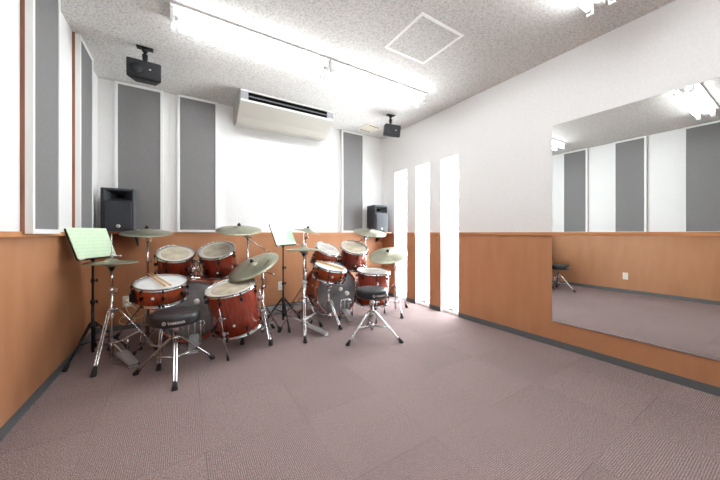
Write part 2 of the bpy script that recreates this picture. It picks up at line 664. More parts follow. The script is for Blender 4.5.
# ------------------------------------------------------------------ fluorescent battens
def batten(xc, yc, label):
    t = thing('fluorescent_light', label, 'ceiling light', (xc, yc, H), 0, 'fluorescent battens in rows on the ceiling')
    L = 0.622
    bm = B()
    prism(bm, [(-0.108, 0.0), (0.108, 0.0), (0.113, -0.018), (0.110, -0.018), (0.100, -0.008), (0.022, -0.030), (0.018, -0.066), (-0.018, -0.066), (-0.022, -0.030), (-0.100, -0.008), (-0.110, -0.018), (-0.113, -0.018)], 'x', -L, L)
    obj('reflector_body', bm, 'white_paint', t)
    for sy in (-1, 1):
        bm = B(); rod(bm, (-L + 0.02, sy * 0.062, -0.075), (L - 0.02, sy * 0.062, -0.075), 0.0155, seg=14)
        obj('fluorescent_tube', bm, 'tube', t)
        for sx in (-1, 1):
            bm = B()
            box(bm, (sx * L - 0.022 if sx > 0 else -L, sy * 0.062 - 0.019, -0.105), (L if sx > 0 else -L + 0.022, sy * 0.062 + 0.019, -0.012), bevel=0.004)
            rod(bm, (sx * (L - 0.022), sy * 0.062, -0.075), (sx * (L - 0.03), sy * 0.062, -0.075), 0.018, seg=14)
            sk = obj('lamp_socket', bm, 'white_paint', t)
            bm = B(); rod(bm, (sx * (L - 0.03), sy * 0.062, -0.075), (sx * (L - 0.055), sy * 0.062, -0.075), 0.0165, seg=14); obj('tube_cap', bm, 'steel', sk)
    return t


ROWS = [(2.505, 'over the drum kits', 'row nearest the air conditioner'), (0.78, 'overhead', 'row nearer the viewer'), (-0.95, 'behind', 'rearmost row')]
b0 = batten(0.54, 2.505, 'long bright twin tube batten light, half over the left drum kit')
b1 = copy_tree(b0); b1.location = (1.80, 2.505, H)
relabel(b1, 'long bright twin tube batten light, half near the square ceiling hatch')
b2 = copy_tree(b0); b2.location = (1.815, 0.78, H)
relabel(b2, 'twin tube batten light whose end pokes in at the top edge above the mirror')
b3 = copy_tree(b0); b3.location = (0.555, 0.78, H)
relabel(b3, 'twin tube batten light outside the top edge, showing only in the mirror')
for x, w in ((0.555, 'left'), (1.815, 'right')):
    b4 = copy_tree(b0); b4.location = (x, -0.95, H)
    relabel(b4, 'twin tube batten light of the last row behind the viewer, its %s one' % w)

# ------------------------------------------------------------------ acoustic panels
def acoustic(name_loc, rotz, w, z0, z1, label, group, depth, strip, wavy=False):
    """front faces local -y, back on local y=0 plane; width along x"""
    t = thing('acoustic_panel', label, 'acoustic panel', name_loc, rotz, group)
    fw = 0.028
    bm = B()
    y0, y1 = -depth, -strip
    for lo, hi in [((-w / 2 - fw, y0, z0), (-w / 2, y1, z1)), ((w / 2, y0, z0), (w / 2 + fw, y1, z1)),
                   ((-w / 2, y0, z0), (w / 2, y1, z0 + fw)), ((-w / 2, y0, z1 - fw), (w / 2, y1, z1))]:
        box(bm, lo, hi, bevel=0.0015)
    obj('frame', bm, 'white_paint', t)
    bm = B()
    if wavy:
        n_ = 40
        L_, Rr = [], []
        for i in range(n_ + 1):
            z = z0 + fw + (z1 - z0 - 2 * fw) * i / n_
            dx = 0.006 * math.sin(i * 0.9) + 0.004 * math.sin(i * 2.3)
            L_.append(bm.verts.new((-w / 2, y0 + 0.006, z)))
            Rr.append(bm.verts.new((w / 2 - 0.004 , y0 + 0.006 + dx, z)))
        for i in range(n_):
            f = bm.faces.new((L_[i], Rr[i], Rr[i + 1], L_[i + 1])); f.smooth = True
        box(bm, (-w / 2, y0 + 0.02, z0 + fw), (w / 2, y1, z1 - fw))
    else:
        box(bm, (-w / 2, y0 + 0.006, z0 + fw), (w / 2, y1, z1 - fw))
    obj('fabric_face', bm, 'fabric', t)
    if strip:
        bm = B(); box(bm, (-w / 2 - fw + 0.001, -strip, z0 + 0.002), (w / 2 + fw - 0.001, 0, z1))
        obj('backing_strip', bm, 'brown_wood', t)
    return t


LG = 'grey acoustic panels along the left wall'
acoustic((XLU, 2.527, 0), R(90), 0.365, 1.045, H - 0.004, 'tall grey acoustic panel on left wall, nearest, cut off at the top', LG, 0.05, 0.018)
acoustic((XLU, 3.375, 0), R(90), 0.345, 1.045, H - 0.004, 'narrow looking grey acoustic panel on left wall beside the back corner', LG, 0.05, 0.018)
acoustic((XLU, 1.715, 0), R(90), 0.372, 1.045, H - 0.004, 'grey acoustic panel seen only in the mirror, middle of its three', LG, 0.05, 0.018)
acoustic((XLU, 0.88, 0), R(90), 0.365, 1.045, H - 0.004, 'grey acoustic panel seen only in the mirror, at its right edge', LG, 0.05, 0.018)
BG = 'grey acoustic panels on the back wall'
acoustic((-0.41, YB, 0), 0, 0.372, 1.06, H - 0.006, 'grey acoustic panel on back wall behind the left loudspeaker', BG, 0.045, 0.0)
acoustic((0.15, YB, 0), 0, 0.372, 1.06, H - 0.006, 'grey acoustic panel on back wall left of the air conditioner', BG, 0.045, 0.0)
acoustic((2.318, YB, 0), 0, 0.36, 1.06, H - 0.006, 'grey acoustic panel on back wall right of the air conditioner', BG, 0.045, 0.0)

# ------------------------------------------------------------------ mirror
t = thing('wall_mirror', 'large frameless rectangular mirror fixed to the right wall', 'mirror', (XR, 0, 0))
bm = B(); box(bm, (-0.011, -0.5, 0.238), (-0.0085, 1.303, 2.048)); obj('mirror_glass', bm, 'mirror', t)
bm = B(); box(bm, (-0.0085, -0.498, 0.24), (-0.004, 1.303, 2.046)); obj('backing_board', bm, 'black', t)
bm = B(); box(bm, (-0.014, -0.5, 0.230), (-0.004, 1.305, 0.238)); obj('bottom_channel', bm, 'steel', t)

# ------------------------------------------------------------------ air conditioner
t = thing('air_conditioner', 'cream ceiling suspended air conditioner with dark front slot', 'air conditioner', (1.125, 3.43, H))
W2 = 0.58
prof = [(0.0, 0.0), (0.0, -0.018), (0.02, -0.018), (0.02, -0.108), (0.0, -0.108), (0.0, -0.13), (0.185, -0.243), (0.25, -0.302), (0.47, -0.275), (0.54, -0.2), (0.54, 0.0)]
bm = B(); prism(bm, prof, 'x', -W2 + 0.012, W2 - 0.012)
for sx in (-1, 1):
    endp = [(0.0, 0.0), (0.0, -0.13), (0.185, -0.243), (0.25, -0.302), (0.47, -0.275), (0.54, -0.2), (0.54, 0.0)]
    prism(bm, endp, 'x', sx * (W2 - 0.012), sx * W2)
obj('casing', bm, 'ac', t)
bm = B()
box(bm, (-W2, -0.004, -0.018), (W2, 0.0, 0.0), bevel=0.001)
box(bm, (-W2, -0.006, -0.132), (W2, 0.0, -0.108), bevel=0.002)
obj('front_trim', bm, 'ac_light', t)
bm = B(); box(bm, (-W2 + 0.085, 0.012, -0.108), (W2 - 0.085, 0.02, -0.018)); obj('air_outlet', bm, 'dark', t)
for sx in (-1, 1):
    bm = B(); box(bm, (sx * (W2 - 0.043) - 0.042, -0.002, -0.108), (sx * (W2 - 0.043) + 0.042, 0.02, -0.018), bevel=0.002)
    for q in range(5):
        box(bm, (sx * (W2 - 0.01) - 0.006, -0.005, -0.1 + q * 0.017), (sx * (W2 - 0.01) + 0.006, -0.002, -0.092 + q * 0.017))
    obj('end_cap', bm, 'silver', t)
bm = B(); box(bm, (-W2 + 0.085, 0.004, -0.069), (W2 - 0.085, 0.016, -0.055), bevel=0.004); obj('louver', bm, 'grey_louver', t)

# ceiling vent
t = thing('ceiling_vent', 'small yellowed ventilation grille on ceiling beside the right ceiling speaker', 'vent', (2.455, 3.665, H), R(8))
bm = B(); box(bm, (-0.135, -0.135, -0.012), (0.135, 0.135, 0), bevel=0.004); obj('cover', bm, 'vent', t)
for y in (-0.105, 0.105):
    bm = B(); box(bm, (-0.1, y - 0.009, -0.014), (0.1, y + 0.009, -0.011)); obj('slot', bm, 'brown_wood', t)
bm = B(); box(bm, (-0.085, -0.08, -0.022), (0.085, 0.08, -0.012), bevel=0.004); obj('raised_plate', bm, 'vent', t)


# ------------------------------------------------------------------ wall outlets
def outlet(loc, rotz, label):
    t = thing('wall_outlet', label, 'outlet', loc, rotz, 'ivory wall outlets')
    bm = B(); box(bm, (-0.036, -0.007, -0.06), (0.036, 0, 0.06), bevel=0.003); obj('cover_plate', bm, 'outlet', t)
    for z in (-0.024, 0.024):
        bm = B(); box(bm, (-0.015, -0.010, z - 0.016), (0.015, -0.006, z + 0.016), bevel=0.002)
        s_ = obj('socket', bm, 'outlet', t)
        bm = B()
        for x in (-0.006, 0.006):
            box(bm, (x - 0.0012, -0.0108, z - 0.007), (x + 0.0012, -0.0095, z + 0.007))
        obj('slot', bm, 'dark', s_)
    return t


outlet((-0.525, YB - 0.006, 0.305), 0, 'ivory wall outlet with cords plugged in, behind the left hi-hat')
outlet((1.158, YB - 0.006, 0.31), 0, 'ivory wall outlet on back wall between the two drum kits')
outlet((XL, 1.785, 0.29), R(90), 'ivory wall outlet seen in the mirror low on the orange wall')

t = thing('power_cord', 'beige power cord with plugs hanging from left outlet to the floor', 'cord', (-0.525, 3.95, 0.3))
bm = B(); path(bm, curve_pts([(0.0, 0.0, -0.03), (0.0, -0.05, -0.04), (0.03, -0.07, -0.12), (0.08, -0.05, -0.19), (0.02, -0.05, -0.23), (-0.05, -0.06, -0.2), (-0.02, -0.07, -0.14), (0.1, -0.08, -0.17), (0.22, -0.1, -0.1), (0.26, -0.1, -0.2), (0.3, -0.12, -0.292), (0.5, -0.1, -0.294)]), 0.006); obj('cord', bm, 'cord', t)
for z in (-0.028, 0.02):
    bm = B(); box(bm, (-0.013, -0.035, z - 0.012), (0.013, 0.012, z + 0.012), bevel=0.003); obj('plug', bm, 'outlet', t)
bm = B(); path(bm, curve_pts([(0.0, -0.03, 0.02), (0.03, -0.07, 0.0), (0.1, -0.08, -0.09), (0.05, -0.08, -0.16)]), 0.004); obj('cord', bm, 'cord', t)

# loose coil of grey cable by the back wall
bm = B()
pts = []
for i in range(90):
    a = i * 0.42
    rr = 0.12 + 0.02 * math.sin(i * 0.7)
    pts.append((1.02 + rr * 1.2 * math.cos(a) - 0.0, 3.80 + rr * 0.9 * math.sin(a), 0.008 + 0.0006 * i))
pts.append((0.85, 3.9, 0.01)); pts.append((0.6, 3.9, 0.01))
path(bm, pts, 0.006)
tag(obj('cable_coil', bm, 'grey_cord'), 'loose coil of grey cable on the floor at the back wall', 'cable')

# ------------------------------------------------------------------ loudspeakers
def pa_speaker(loc, label, shelf_label):
    x, y, z = loc
    t = thing('loudspeaker', label, 'speaker', loc, 0, 'black loudspeakers on the two shelves')
    w, d, h = 0.138, 0.255, 0.425
    bm = B()
    ch = 0.022
    poly = [(-w, ch), (-w + ch, 0), (w - ch, 0), (w, ch), (w - 0.03, d), (-w + 0.03, d)]
    # carcass leaves the horn mouth open: bottom block, top strip, sides
    prism(bm, poly, 'z', 0.0, 0.30)
    prism(bm, poly, 'z', 0.405, h)
    prism(bm, [(-w, ch), (-w + ch, 0), (-w + ch + 0.008, 0), (-w + ch + 0.008, d), (-w + 0.03, d)], 'z', 0.30, 0.405)
    prism(bm, [(w, ch), (w - ch, 0), (w - ch - 0.008, 0), (w - ch - 0.008, d), (w - 0.03, d)], 'z', 0.30, 0.405)
    obj('cabinet', bm, 'cabinet', t)
    bm = B()   # flared horn
    o_ = [(-w + ch + 0.008, 0.0, 0.30), (w - ch - 0.008, 0.0, 0.30), (w - ch - 0.008, 0.0, 0.405), (-w + ch + 0.008, 0.0, 0.405)]
    i_ = [(-0.03, 0.10, 0.34), (0.03, 0.10, 0.34), (0.03, 0.10, 0.375), (-0.03, 0.10, 0.375)]
    A = [bm.verts.new(p) for p in o_]; C_ = [bm.verts.new(p) for p in i_]
    for q in range(4):
        bm.faces.new((A[q], A[(q + 1) % 4], C_[(q + 1) % 4], C_[q]))
    obj('horn', bm, 'cabinet', t)
    bm = B(); box(bm, (-0.03, 0.099, 0.34), (0.03, 0.11, 0.375)); obj('horn_throat', bm, 'dark', t)
    bm = B(); box(bm, (-w + ch + 0.012, -0.010, 0.022), (w - ch - 0.012, 0.0, 0.29), bevel=0.005); g = obj('grille', bm, 'grille', t)
    bm = B(); rod(bm, (0, -0.010, 0.052), (0, -0.013, 0.052), 0.017, seg=24); lg = obj('badge', bm, 'logo', g)
    bm = B()
    for q in range(3):
        a = R(90 + q * 120)
        rod(bm, (0, -0.0138, 0.052), (0.012 * math.cos(a), -0.0138, 0.052 + 0.012 * math.sin(a)), 0.0014, seg=6)
    rod(bm, (0, -0.0131, 0.052), (0, -0.0136, 0.052), 0.0045, seg=12)
    obj('badge_mark', bm, 'dark', g)
    s = thing('wall_shelf', shelf_label, 'shelf', (x, y, z), 0)
    bm = B(); box(bm, (-0.17, -0.03, -0.022), (0.17, YB - y - 0.002, -0.001), bevel=0.002); obj('board', bm, 'shelf', s)
    for sx in (-1, 1):
        bm = B(); prism(bm, [(YB - y - 0.022, -0.022), (YB - y - 0.022, -0.16), (YB - y - 0.034, -0.16), (0.06, -0.022)], 'x', sx * 0.12 - 0.008, sx * 0.12 + 0.008); obj('bracket', bm, 'black', s)
    return t


pa_speaker((-0.545, 3.64, RAIL + 0.008), 'black loudspeaker with round white badge on shelf in left back corner', 'small reddish wooden shelf under the left loudspeaker')
pa_speaker((2.665, 3.64, RAIL + 0.008), 'black loudspeaker on shelf in right back corner beside the windows', 'small reddish wooden shelf under the right loudspeaker')


def ceiling_speaker(loc, rotz, tilt, label):
    t = thing('ceiling_speaker', label, 'speaker', loc, rotz, 'small black speakers hanging from the ceiling')
    bm = B(); box(bm, (-0.06, -0.028, -0.012), (0.06, 0.028, 0), bevel=0.004)
    rod(bm, (0, 0, -0.012), (0, 0, -0.04), 0.03, 0.018)
    obj('mounting_plate', bm, 'black', t)
    bm = B(); rod(bm, (0, 0, -0.03), (0, 0, -0.13), 0.012); ball(bm, (0, 0, -0.10), 0.02); box(bm, (-0.02, -0.012, -0.09), (0.02, 0.012, -0.06), bevel=0.003)
    obj('bracket_arm', bm, 'black', t)
    q = Matrix.Translation((0, 0, -0.22)) @ Matrix.Rotation(tilt, 4, 'X')
    bm = B()
    w, d, h = 0.122, 0.07, 0.078
    vs = [bm.verts.new(q @ Vector(p)) for p in [(-w, -d, -h), (w, -d, -h), (w, -d, h), (-w, -d, h), (-w * 0.62, d, -h * 0.9), (w * 0.62, d, -h * 0.9), (w * 0.62, d, h * 0.9), (-w * 0.62, d, h * 0.9)]]
    for f in [(0, 1, 2, 3), (5, 4, 7, 6), (4, 0, 3, 7), (1, 5, 6, 2), (3, 2, 6, 7), (4, 5, 1, 0)]:
        bm.faces.new([vs[i] for i in f])
    bmesh.ops.bevel(bm, geom=bm.edges[:], offset=0.006, segments=2, affect='EDGES')
    obj('cabinet', bm, 'black', t)
    bm = B(); box(bm, (-w + 0.008, -d - 0.006, -h + 0.008), (w - 0.008, -d, h - 0.008), q, bevel=0.003)
    g = obj('grille', bm, 'dark_cloth', t)
    bm = B(); box(bm, (0.035, -d - 0.008, 0.005), (0.05, -d - 0.0055, 0.013), q); obj('badge', bm, 'logo', g)
    bm = B(); rod(bm, q @ Vector((-0.055, -d - 0.0055, 0)), q @ Vector((-0.055, -d - 0.0075, 0)), 0.045, seg=28); obj('cone_ring', bm, 'dark_cloth', g)
    return t


ceiling_speaker((-0.288, 3.125, H), 0, R(5), 'small black box speaker hanging from ceiling on the left')
ceiling_speaker((2.43, 3.11, H), R(-9), R(14), 'small black box speaker hanging from ceiling on the right')


# ------------------------------------------------------------------ DRUMS
def arc_rows(r, z0, z1):
    return [(r, z0), (r, z1)]


def shell_mesh(r, h, top=0.0):
    """open cylinder with wall thickness; axis z; top rim at z=0, bottom at -h"""
    bm = B()
    lathe(bm, [(r, 0), (r, -h), (r - 0.008, -h), (r - 0.008, 0), (r, 0)], 48)
    return bm


def hoop_mesh(r, z):
    bm = B()
    lathe(bm, [(r + 0.003, z - 0.012), (r + 0.012, z - 0.012), (r + 0.012, z - 0.007), (r + 0.008, z - 0.005), (r + 0.008, z + 0.007), (r + 0.013, z + 0.010), (r + 0.006, z + 0.012), (r + 0.003, z + 0.008), (r + 0.003, z - 0.012)], 48)
    return bm


def head_mesh(r, z, dirn=1):
    bm = B()
    lathe(bm, [(0, z), (r * 0.82, z), (r + 0.002, z), (r + 0.003, z - 0.004 * dirn)], 48)
    return bm


def lug_mesh(r, z_top, z_lug, zdir=-1):
    """black lug box with chrome-look tension rod, at angle 0"""
    bm = B()
    box(bm, (r, -0.0085, z_lug - 0.014), (r + 0.021, 0.0085, z_lug + 0.014), bevel=0.004)
    rod(bm, (r + 0.014, 0, z_lug), (r + 0.014, 0, z_top), 0.0022, seg=8)
    rod(bm, (r + 0.014, 0, z_top - 0.006), (r + 0.014, 0, z_top + 0.008), 0.006, seg=8)
    box(bm, (r + 0.004, -0.009, z_top - 0.012), (r + 0.022, 0.009, z_top - 0.004), bevel=0.002)
    return bm


def drum(name, label, cat, loc, nrm, r, h, shellm='shell', headm='head', nlug=6, phase=0.3, group=None, ring=True, long_lug=False):
    t = thing(name, label, cat, loc, 0, group)
    t.rotation_mode = 'QUATERNION'
    t.rotation_quaternion = quat_to(nrm)
    obj('shell', shell_mesh(r, h), shellm, t)
    hd = obj('batter_head', head_mesh(r, 0.003), headm, t)
    if ring:
        bm = B(); lathe(bm, [(r * 0.76, 0.0036), (r * 0.80, 0.0046), (r * 0.985, 0.0046), (r * 0.99, 0.003)], 48)
        obj('edge_ring', bm, 'ring', hd)
        bm = B(); lathe(bm, [(r * 0.745, 0.0037), (r * 0.752, 0.0044), (r * 0.76, 0.0037)], 48)
        obj('ring_line', bm, 'brown_wood', hd)
    obj('bottom_head', head_mesh(r, -h - 0.003, -1), 'head_grey', t)
    obj('hoop', hoop_mesh(r, 0.004), 'chrome', t)
    obj('hoop', hoop_mesh(r, -h - 0.004), 'chrome', t)
    zt = -0.05 if h > 0.2 else -h / 2
    lg = obj('lug', lug_mesh(r, -0.004, zt), 'black', t)
    lg.rotation_mode = 'XYZ'
    lg.rotation_euler = (0, 0, phase)
    for k_ in range(1, nlug):
        copy_part(lg, rotz=phase + 2 * math.pi * k_ / nlug)
    lb = obj('lug', lug_mesh(r, -h + 0.004, -h - zt), 'black', t)
    lb.rotation_mode = 'XYZ'
    lb.rotation_euler = (0, 0, phase)
    for k_ in range(1, nlug):
        copy_part(lb, rotz=phase + 2 * math.pi * k_ / nlug)
    a = -math.pi / 2 - 0.25
    bm = B(); rod(bm, (0, 0, 0), (0, 0, 0.003), 0.011, seg=16)
    bd = obj('badge', bm, 'logo', t)
    bd.location = ((r + 0.0005) * math.cos(a), (r + 0.0005) * math.sin(a), -h / 2 if h < 0.2 else -h * 0.72)
    bd.rotation_mode = 'QUATERNION'
    bd.rotation_quaternion = Vector((0, 0, 1)).rotation_difference(Vector((math.cos(a), math.sin(a), 0)))
    return t


G1, G2 = 'pieces of the left drum kit', 'pieces of the right drum kit'
drum('tom_drum', 'small cherry red tom with worn tan head, leftmost of the left kit', 'tom drum', (-0.066, 3.303, 0.845), (0.009, -0.438, 0.899), 0.152, 0.20, phase=0.1)
drum('tom_drum', 'cherry red tom tilted left, over the bass drum beside the left floor tom', 'tom drum', (0.291, 3.25, 0.871), (-0.195, -0.423, 0.885), 0.165, 0.23, phase=0.45)
ft = drum('floor_tom', 'large cherry red floor tom leaning left in the left drum kit', 'floor tom', (0.350, 2.685, 0.575), (-0.19, -0.14, 0.96), 0.200, 0.36, phase=0.2, nlug=8)
sn = drum('snare_drum', 'orange red snare with clean white head behind the nearest black stool', 'snare drum', (-0.158, 2.865, 0.636), (0.0, -0.20, 0.98), 0.178, 0.125, 'shell_snare', 'coated', nlug=8, phase=0.12, ring=False)
drum('tom_drum', 'small cherry red tom behind the right snare, partly hidden by it', 'tom drum', (1.534, 3.226, 0.844), (0.16, -0.46, 0.87), 0.152, 0.20, phase=0.0, headm='head_grey')
drum('tom_drum', 'rightmost cherry red tom, raised over the right bass drum', 'tom drum', (1.903, 3.2, 0.858), (-0.08, -0.45, 0.885), 0.165, 0.25, phase=0.3)
ft2 = drum('floor_tom', 'upright cherry red floor tom behind the farther black stool', 'floor tom', (1.985, 2.88, 0.575), (0.0, -0.10, 0.99), 0.196, 0.37, phase=0.35, nlug=8, headm='head_grey')
sn2 = drum('snare_drum', 'orange red snare with crossed sticks in the right drum kit', 'snare drum', (1.43, 2.935, 0.66), (0.13, -0.22, 0.967), 0.178, 0.12, 'shell_snare', 'coated', nlug=8, phase=0.3, ring=False)


def floor_tom_legs(t, r, h, angs):
    """three straight rods in brackets, ending at floor height"""
    mw = Matrix.LocRotScale(t.location, t.rotation_quaternion, None)
    inv = mw.inverted()
    for a in angs:
        p = mw @ Vector(((r + 0.025) * math.cos(a), (r + 0.025) * math.sin(a), -0.10))
        d = (mw.to_3x3() @ Vector((0.06 * math.cos(a), 0.06 * math.sin(a), -1))).normalized()
        s_ = (p.z - 0.012) / -d.z
        q = p + d * s_
        bm = B(); rod(bm, inv @ (p - d * 0.02), inv @ q, 0.0052); lg = obj('leg', bm, 'chrome', t)
        bm = B(); rod(bm, inv @ (q - d * 0.03), inv @ (q + Vector((0, 0, -0.009))), 0.009, 0.012); obj('rubber_foot', bm, 'rubber', lg)
        for zz in (-0.17, -h + 0.06):
            bm = B()
            mt = Matrix.Rotation(a, 4, 'Z')
            box(bm, (r, -0.014, zz - 0.018), (r + 0.04, 0.014, zz + 0.018), mt, bevel=0.005)
            rod(bm, mt @ Vector((r + 0.025, 0.014, zz)), mt @ Vector((r + 0.025, 0.034, zz)), 0.006)
            obj('leg_bracket', bm, 'chrome', lg)


floor_tom_legs(ft, 0.2, 0.36, (R(235), R(355), R(115)))
floor_tom_legs(ft2, 0.196, 0.37, (R(250), R(10), R(130)))


def snare_strainer(t, r, a):
    mt = Matrix.Rotation(a, 4, 'Z')
    bm = B()
    box(bm, (r, -0.022, -0.115), (r + 0.02, 0.022, -0.02), mt, bevel=0.004)
    box(bm, (r + 0.018, -0.008, -0.11), (r + 0.034, 0.008, -0.045), mt, bevel=0.003)
    obj('snare_strainer', bm, 'black', t)


snare_strainer(sn, 0.178, R(200))
snare_strainer(sn2, 0.178, R(20))


def bass_drum(loc, label, marks):
    """axis +y, batter head at y=0 toward the player"""
    t = thing('bass_drum', label, 'bass drum', loc)
    r, L, zc = 0.279, 0.40, 0.305
    mt = Matrix.Translation((0, 0, zc)) @ Matrix.Rotation(R(90), 4, 'X')   # local z -> -y
    bm = B(); lathe(bm, [(r, 0), (r, -L), (r - 0.009, -L), (r - 0.009, 0), (r, 0)], 64, mt); obj('shell', bm, 'shell', t)
    bm = B(); lathe(bm, [(0, 0.004), (r * 0.9, 0.004), (r, 0.002), (r + 0.002, -0.004)], 64, mt); hd = obj('batter_head', bm, 'smoke', t)
    for (mx_, mz_) in marks:
        bm = B(); rod(bm, (mx_, -0.005, zc + mz_), (mx_, -0.0065, zc + mz_), 0.027, seg=20); pt = obj('impact_patch', bm, 'felt', hd)
    bm = B(); lathe(bm, [(0, -L - 0.004), (r, -L - 0.002), (r + 0.002, -L + 0.004)], 64, mt); obj('front_head', bm, 'frontskin', t)
    for z in (0.0, -L):
        bm = B(); s_ = 1 if z == 0 else -1
        a, b_ = z - 0.012 * s_, z + 0.03 * s_
        lathe(bm, [(r + 0.003, a), (r + 0.014, a), (r + 0.014, b_), (r + 0.003, b_), (r + 0.003, a)], 64, mt)
        obj('hoop', bm, 'shell', t)
    first = None
    for k_ in range(10):
        ang = 2 * math.pi * (k_ + 0.5) / 10
        if math.sin(ang) < -0.98:
            continue
        bm = B()
        # built at angle 0 around local y axis through the drum's centre
        box(bm, (r + 0.012, -0.038, -0.014), (r + 0.024, -0.012, 0.014), bevel=0.003)
        rod(bm, (r + 0.03, -0.04, 0), (r + 0.03, 0.07, 0), 0.003, seg=8)
        box(bm, (r + 0.003, 0.06, -0.012), (r + 0.036, 0.10, 0.012), bevel=0.005)
        if first is None:
            first = obj('claw', bm, 'chrome', t)
            c = first
        else:
            bm.free()
            c = first.copy(); col.objects.link(c); c.parent = t
        c.location = (0, 0, zc)
        c.rotation_euler = (0, -ang, 0)
    for sx in (-1, 1):
        bm = B()
        rod(bm, (sx * (r - 0.03), 0.30, 0.2), (sx * (r + 0.10), 0.34, 0.012), 0.007)
        box(bm, (sx * (r - 0.01) - 0.015, 0.275, 0.18), (sx * (r - 0.01) + 0.015, 0.325, 0.23), bevel=0.004)
        sp_ = obj('spur', bm, 'chrome', t)
        bm = B(); rod(bm, (sx * (r + 0.092), 0.337, 0.025), (sx * (r + 0.104), 0.341, 0.002), 0.011); obj('rubber_foot', bm, 'rubber', sp_)
    return t


bd1 = bass_drum((0.075, 3.175, 0), 'cherry red bass drum with smoky head in the left kit', [])
bd2 = bass_drum((1.655, 3.215, 0), 'cherry red bass drum behind the right snare, white patch on smoky head', [(0.05, 0.03)])


def tom_mount(parent, post, toms):
    """post on shell top with two tubes; coordinates local to the bass drum"""
    bm = B()
    x, y = post
    box(bm, (x - 0.035, y - 0.045, 0.58), (x + 0.035, y + 0.045, 0.605), bevel=0.006)
    for sx in (-1, 1):
        rod(bm, (x + sx * 0.022, y, 0.6), (x + sx * 0.022, y, 0.76), 0.0125, seg=12)
        box(bm, (x + sx * 0.022 - 0.02, y - 0.02, 0.655), (x + sx * 0.022 + 0.02, y + 0.02, 0.70), bevel=0.006)
        ball(bm, (x + sx * 0.022, y, 0.765), 0.022)
    for sx, (px, py, pz) in zip((-1, 1), toms):
        rod(bm, (x + sx * 0.022, y, 0.765), (px, py, pz), 0.009)
        ball(bm, (px, py, pz), 0.016)
    obj('tom_holder', bm, 'chrome', parent)


tom_mount(bd1, (0.035, 0.17), [(0.005, 0.15, 0.745), (0.075, 0.13, 0.75)])
tom_mount(bd2, (0.07, 0.16), [(0.03, 0.09, 0.745), (0.105, 0.10, 0.745)])


# ------------------------------------------------------------------ cymbals and stands
def cymbal_mesh(r, bell=0.055, th=0.0016, drop=0.022):
    bm = B()
    top = [(0.006, 0.024), (bell * 0.35, 0.0225), (bell * 0.7, 0.017), (bell * 0.95, 0.006), (bell * 1.1, 0.002), (r * 0.5, -0.004), (r * 0.8, -drop * 0.65), (r, -drop)]
    prof = top + [(a, z - th) for a, z in reversed(top)]
    prof.append(prof[0])
    lathe(bm, prof, 56)
    return bm


def topper():
    bm = B()
    lathe(bm, [(0, 0.052), (0.008, 0.052), (0.010, 0.040), (0.012, 0.040), (0.017, 0.036), (0.017, 0.026), (0.006, 0.024), (0.006, 0.03), (0, 0.03)], 16)
    return bm


def cymbal(label, cat, loc, nrm, r, marks=False):
    t = thing('cymbal', label, cat, loc)
    t.rotation_mode = 'QUATERNION'
    t.rotation_quaternion = quat_to(nrm)
    c = obj('bronze_disc', cymbal_mesh(r), 'cymbal', t)
    obj('felt_and_wing_nut', topper(), 'red_felt', t)
    if marks:
        bm = B()
        for q in range(6):
            a = R(-62 + q * 6.5)
            mt = Matrix.Rotation(a, 4, 'Z')
            zz = -0.0072
            box(bm, (r * 0.60, -0.007, zz), (r * 0.60 + 0.004, 0.004, zz + 0.001), mt)
            box(bm, (r * 0.60, -0.007, zz), (r * 0.60 + 0.017, -0.004, zz + 0.001), mt)
            if q % 2:
                box(bm, (r * 0.60 + 0.013, -0.007, zz - 0.0006), (r * 0.60 + 0.017, 0.005, zz + 0.001), mt)
        obj('worn_lettering', bm, 'dark', c)
    return t


def tripod(t, base, feet, hub_top, hub_low, mat='chrome', r=0.0085, spread=0.0, double=True, foot=True):
    """base: (x,y) of column in local coords, feet list of local (x,y)"""
    bx, by = base
    for fx_, fy_ in feet:
        d = Vector((fx_ - bx, fy_ - by, 0)); L = d.length; d.normalize()
        side = Vector((-d.y, d.x, 0)) * 0.008
        topp = Vector((bx, by, hub_top)) + d * 0.022
        end = Vector((fx_, fy_, 0.014))
        bm = B()
        knee = Vector((bx, by, hub_top - 0.012)) + d * 0.05
        dd = (end - knee)
        for s_ in ((-1, 1) if double else (0,)):
            path(bm, curve_pts([topp + side * s_, knee + side * s_, knee + dd * 0.5 + side * s_, knee + dd * 0.93 + side * s_], 4), r * (0.62 if double else 0.8), 8)
        lg = obj('leg', bm, mat, t)
        mid = knee + dd * 0.52
        bm = B()
        for s_ in ((-1, 1) if double else (0,)):
            rod(bm, Vector((bx, by, hub_low)) + d * 0.018 + side * s_, mid + side * s_ * 1.2, r * 0.5, seg=8)
        obj('brace', bm, mat, lg)
        if foot:
            bm = B()
            rod(bm, knee + dd * 0.88, end + Vector((0, 0, -0.002)), 0.013, 0.017, seg=12)
            box(bm, (fx_ - 0.018, fy_ - 0.018, 0.0), (fx_ + 0.018, fy_ + 0.018, 0.022), bevel=0.007)
            obj('rubber_foot', bm, 'rubber', lg)
    bm = B()
    for z in (hub_top, hub_low):
        lathe(bm, [(0, z - 0.02), (0.02, z - 0.02), (0.022, z - 0.012), (0.022, z + 0.012), (0.016, z + 0.02), (0, z + 0.02)], 16, Matrix.Translation((bx, by, 0)))
    obj('hub', bm, mat, t)


def clamp(bm, p, r=0.015, wing=(0.03, 0)):
    p = Vector(p)
    lathe(bm, [(0, -0.018), (r, -0.018), (r + 0.002, 0), (r, 0.018), (0, 0.018)], 14, Matrix.Translation(p))
    w = Vector((wing[0], wing[1], 0))
    rod(bm, p, p + w, 0.005)
    d = w.normalized()
    box(bm, p + w + Vector((-0.006, -0.006, -0.014)), p + w + Vector((0.006, 0.006, 0.014)), bevel=0.002)


